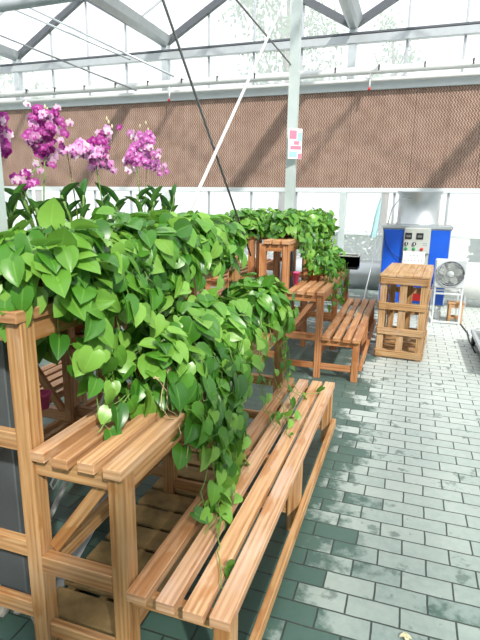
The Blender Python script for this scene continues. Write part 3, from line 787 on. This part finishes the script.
# low steel trolley by the right edge, cable on the floor
tr = thing('steel_trolley', 'low grey steel platform trolley on the bricks beyond the crate', 'trolley', (1.10, 5.53, 0))
box('side_rail', (-.33, -.29, -.7, .6, .13, .17), M['galv'], tr); box('side_rail', (.33, .37, -.7, .6, .13, .17), M['galv'], tr)
box('end_rail', (-.29, .33, .56, .6, .13, .17), M['galv'], tr); box('end_rail', (-.29, .33, -.7, -.66, .13, .17), M['galv'], tr)
box('deck', (-.29, .33, -.66, .56, .12, .14), M['rod'], tr, .003)
for x in (-.30, .32):
    for y in (-.6, .5):
        lathe('wheel', [(.001, -.02), (.055, -.018), (.06, -.01), (.06, .01), (.055, .018), (.001, .02)], M['black'], tr, 16, (x, y, .06), 'x')
rod('floor_cable', 'dark cable lying across the bricks between fan and trolley', 'cable', [(.76, 7.1, .008), (.80, 6.6, .008), (.78, 6.2, .008), (.79, 5.7, .008)], .008, M['black'])
# pole, ribbon, tray
pl = rod('leaning_pole', 'thin grey metal pole leaning on the side of the blue machine', 'pole', [(-.56, 6.72, .0), (-.385, 7.40, 1.30)], .011, M['galv'])
rod('leaning_pole', 'short dark metal bar lying against the foot of the reddish stand', 'pole', [(-.60, 6.75, .012), (-.36, 6.95, .16)], .010, M['rod'])
rb = thing('hanging_ribbon', 'pale turquoise cloth strip hanging from a cord before the window', 'cloth', (-.54, 9.4, .9))
tube('cord', [(0, 0, 1.0), (0, 0, .75)], .005, M['galv'], rb, 6)
bm = bmesh.new(); rings = []
for q, (wd, z) in enumerate(((.012, .76), (.03, .62), (.045, .45), (.05, .25), (.055, .08))):
    rings.append([bm.verts.new((x - .02 * q, yv + .008 * math.sin(3 * x / max(wd, .01)), z)) for x, yv in ((-wd, 0), (-wd * .3, .02), (wd * .3, -.02), (wd, 0), (wd * .3, -.012), (-wd * .3, .028))])
for a, b in zip(rings, rings[1:]):
    for i in range(6): bm.faces.new((a[i], a[(i + 1) % 6], b[(i + 1) % 6], b[i]))
bm_obj('cloth_strip', bm, M['cloth'], rb, True)
ty = thing('black_tray', 'black plastic planting box with a pale rim at the far end of the reddish stand', 'tray', (-.80, 6.13, .801))
bm = bmesh.new(); add_box(bm, -.25, .25, -.13, .13, 0, .15)
top = max(bm.faces, key=lambda f: f.calc_center_median().z)
ret = bmesh.ops.inset_individual(bm, faces=[top], thickness=.015); bmesh.ops.translate(bm, verts=top.verts[:], vec=(0, 0, -.12))
bm_obj('box', bm, M['black'], ty)
for b in ((-.258, .258, -.138, -.122, .15, .165), (-.258, .258, .122, .138, .15, .165), (-.258, -.242, -.122, .122, .15, .165), (.242, .258, -.122, .122, .15, .165)):
    box('rim', b, M['panelgrey'], ty, .003)

# ------------------------------------------------------------------ under the nearest stand
pt = thing('floor_pallet', 'dirty wooden pallet lying on the floor under the nearest stand', 'pallet', (-1.02, 1.95, 0))
for q in range(10): 
    o = board('plank', (-.17, .165, -.72 + q * .145, -.60 + q * .145, .05, .068), M['oldwood'], pt)
for x in (-.15, .0, .125): board('bearer', (x, x + .035, -.72, .71, .0, .05), M['oldwood'], pt)
sh = thing('steel_channel', 'short grey steel channel lying on the floor behind the diagonal brace', 'steel channel', (-1.3, 1.62, 0))
diag('web', (.05, -.25, .07), (-.08, .42, .17), .010, .11, sh, M['galv'])
diag('flange', (.075, -.25, .02), (-.055, .42, .12), .05, .008, sh, M['galv'])
hk = thing('wire_hook', 'bent shiny wire hook hanging below the near middle tier slats', 'hook', (-1.10, 1.30, .70))
tube('wire', [(.03, .0, .066), (-.012, -.02, -.10), (-.022, -.03, -.125), (-.012, -.03, -.14), (.002, -.025, -.12), (.065, .03, .066)], .004, M['pvc'], hk, 8)
for i, (x, y, s_) in enumerate(((-1.30, 1.26, .035), (-1.20, 1.24, .028), (-1.36, 1.22, .03), (-1.24, 1.30, .022), (-1.45, 1.25, .03))):
    bm = bmesh.new(); bmesh.ops.create_icosphere(bm, subdivisions=2, radius=s_)
    for v in bm.verts: v.co *= R.uniform(.8, 1.15); v.co.z = max(v.co.z * .7, -s_ * .5)
    o = bm_obj('rubble_lump', bm, M['rubble']); o.location = (x, y, s_ * .5)
    tag(o, 'small grey concrete crumb on the floor by the column foot', 'rubble', 'concrete crumbs at the column foot')
pb = thing('pink_tub', 'small pink plastic tub among leaves beside the tall end post', 'tub', (-1.565, 1.76, .60))
lathe('tub', [(.03, 0), (.04, .065), (.045, .065), (.045, .075), (.036, .075), (.032, .02)], M['pinkobj'], pb, 18)
pb2 = thing('pink_tub', 'small magenta tub glimpsed behind the tall posts of the reddish stand', 'tub', (-.99, 4.62, .801))
lathe('tub', [(.022, 0), (.03, .11), (.034, .11), (.034, .12), (.027, .12), (.022, .02)], M['pinkobj'], pb2, 18)
# fallen petal
ms = Mesh()
for q in range(4):
    a = q * 1.7; ms.leaf(Vector((0, 0, .006)), Vector((math.cos(a), math.sin(a), .25)), Vector((0, 0, 1)), .022, .009, STRAP, .3, .5)
fp = ms.build('fallen_petal', [M['bud']]); fp.location = (.115, 1.625, .004)
tag(fp, 'pale crumpled petal lying on the bricks of the aisle', 'petal')

# ------------------------------------------------------------------ trees and hedge outside
def tree(label, x, y, h, rad, n):
    t = thing('tree', label, 'tree', (x, y, -.02), 0, 'trees beyond the end wall')
    bm = bmesh.new(); add_tube(bm, [(0, 0, 0), (.1, 0, h * .4), (0, .1, h * .8)], .16, 8, .05)
    for q in range(7):
        a = q * 2.4; z = h * (.4 + .07 * q); add_tube(bm, [(0, .05, z), (math.cos(a) * rad * .5, math.sin(a) * rad * .5, z + h * .12), (math.cos(a) * rad * .8, math.sin(a) * rad * .8, z + h * .2)], .045, 6, .012)
    bm_obj('trunk', bm, M['bark'], t, True)
    ms = Mesh(); cl = [Vector((math.cos(q * 2.4) * rad * .6, math.sin(q * 2.4) * rad * .6, h * (.5 + .065 * q))) for q in range(8)]
    for _ in range(n):
        c = R.choice(cl); p = c + rv(rad * .22); dr = rv(1) + Vector((0, 0, -.4))
        ms.leaf(p, dr, Vector((0, 0, 1)) + rv(.5), .13, .035, STRAP, .2, .3)
    ms.build('crown', [M['hedge']], t)
tree('thin tall tree faint through the gable glass beside the white column', -3.9, 15.5, 9.6, 1.8, 3000)
tree('small faint tree outside above the middle of the cooling pad', -1.0, 19.0, 7.6, .9, 900)
tree('faint tree outside behind the top corner of the gable', -14.5, 17.0, 6.4, 1.3, 900)
for i, (x0, x1) in enumerate(((-6., .6), (1.6, 5.))):
    ms = Mesh()
    for _ in range(3200):
        p = Vector((R.uniform(x0, x1), 14.5 + R.gauss(0, .25), R.uniform(0, .75))); ms.leaf(p, rv(1) + Vector((0, -.4, .2)), Vector((0, -.5, 1)) + rv(.4), .13, .045, STRAP, .2, .3)
    o = ms.build('hedge', [M['hedge']]); tag(o, ['low green hedge outside the windows beside the blue machine', 'low green hedge outside the windows beyond the white fan'][i], 'hedge')

# ------------------------------------------------------------------ light
wld = bpy.data.worlds.new('World'); scene.world = wld; wld.use_nodes = True
bg = wld.node_tree.nodes['Background']; bg.inputs[0].default_value = (.93, .97, 1, 1); bg.inputs[1].default_value = 1.35
sun = bpy.data.lights.new('sun', 'SUN'); sun.energy = 5.5; sun.angle = math.radians(2); sun.color = (1, .96, .88)
so = bpy.data.objects.new('sun', sun); C.objects.link(so)
so.rotation_euler = Vector((-.5, .6, -.66)).to_track_quat('-Z', 'Y').to_euler()
scene.view_settings.view_transform = 'Standard'; scene.view_settings.look = 'None'
scene.view_settings.gamma = 1; scene.view_settings.use_curve_mapping = False
scene.view_settings.exposure = .2
scene.cycles.use_denoising = True
scene.cycles.transparent_max_bounces = 16; scene.cycles.max_bounces = 8
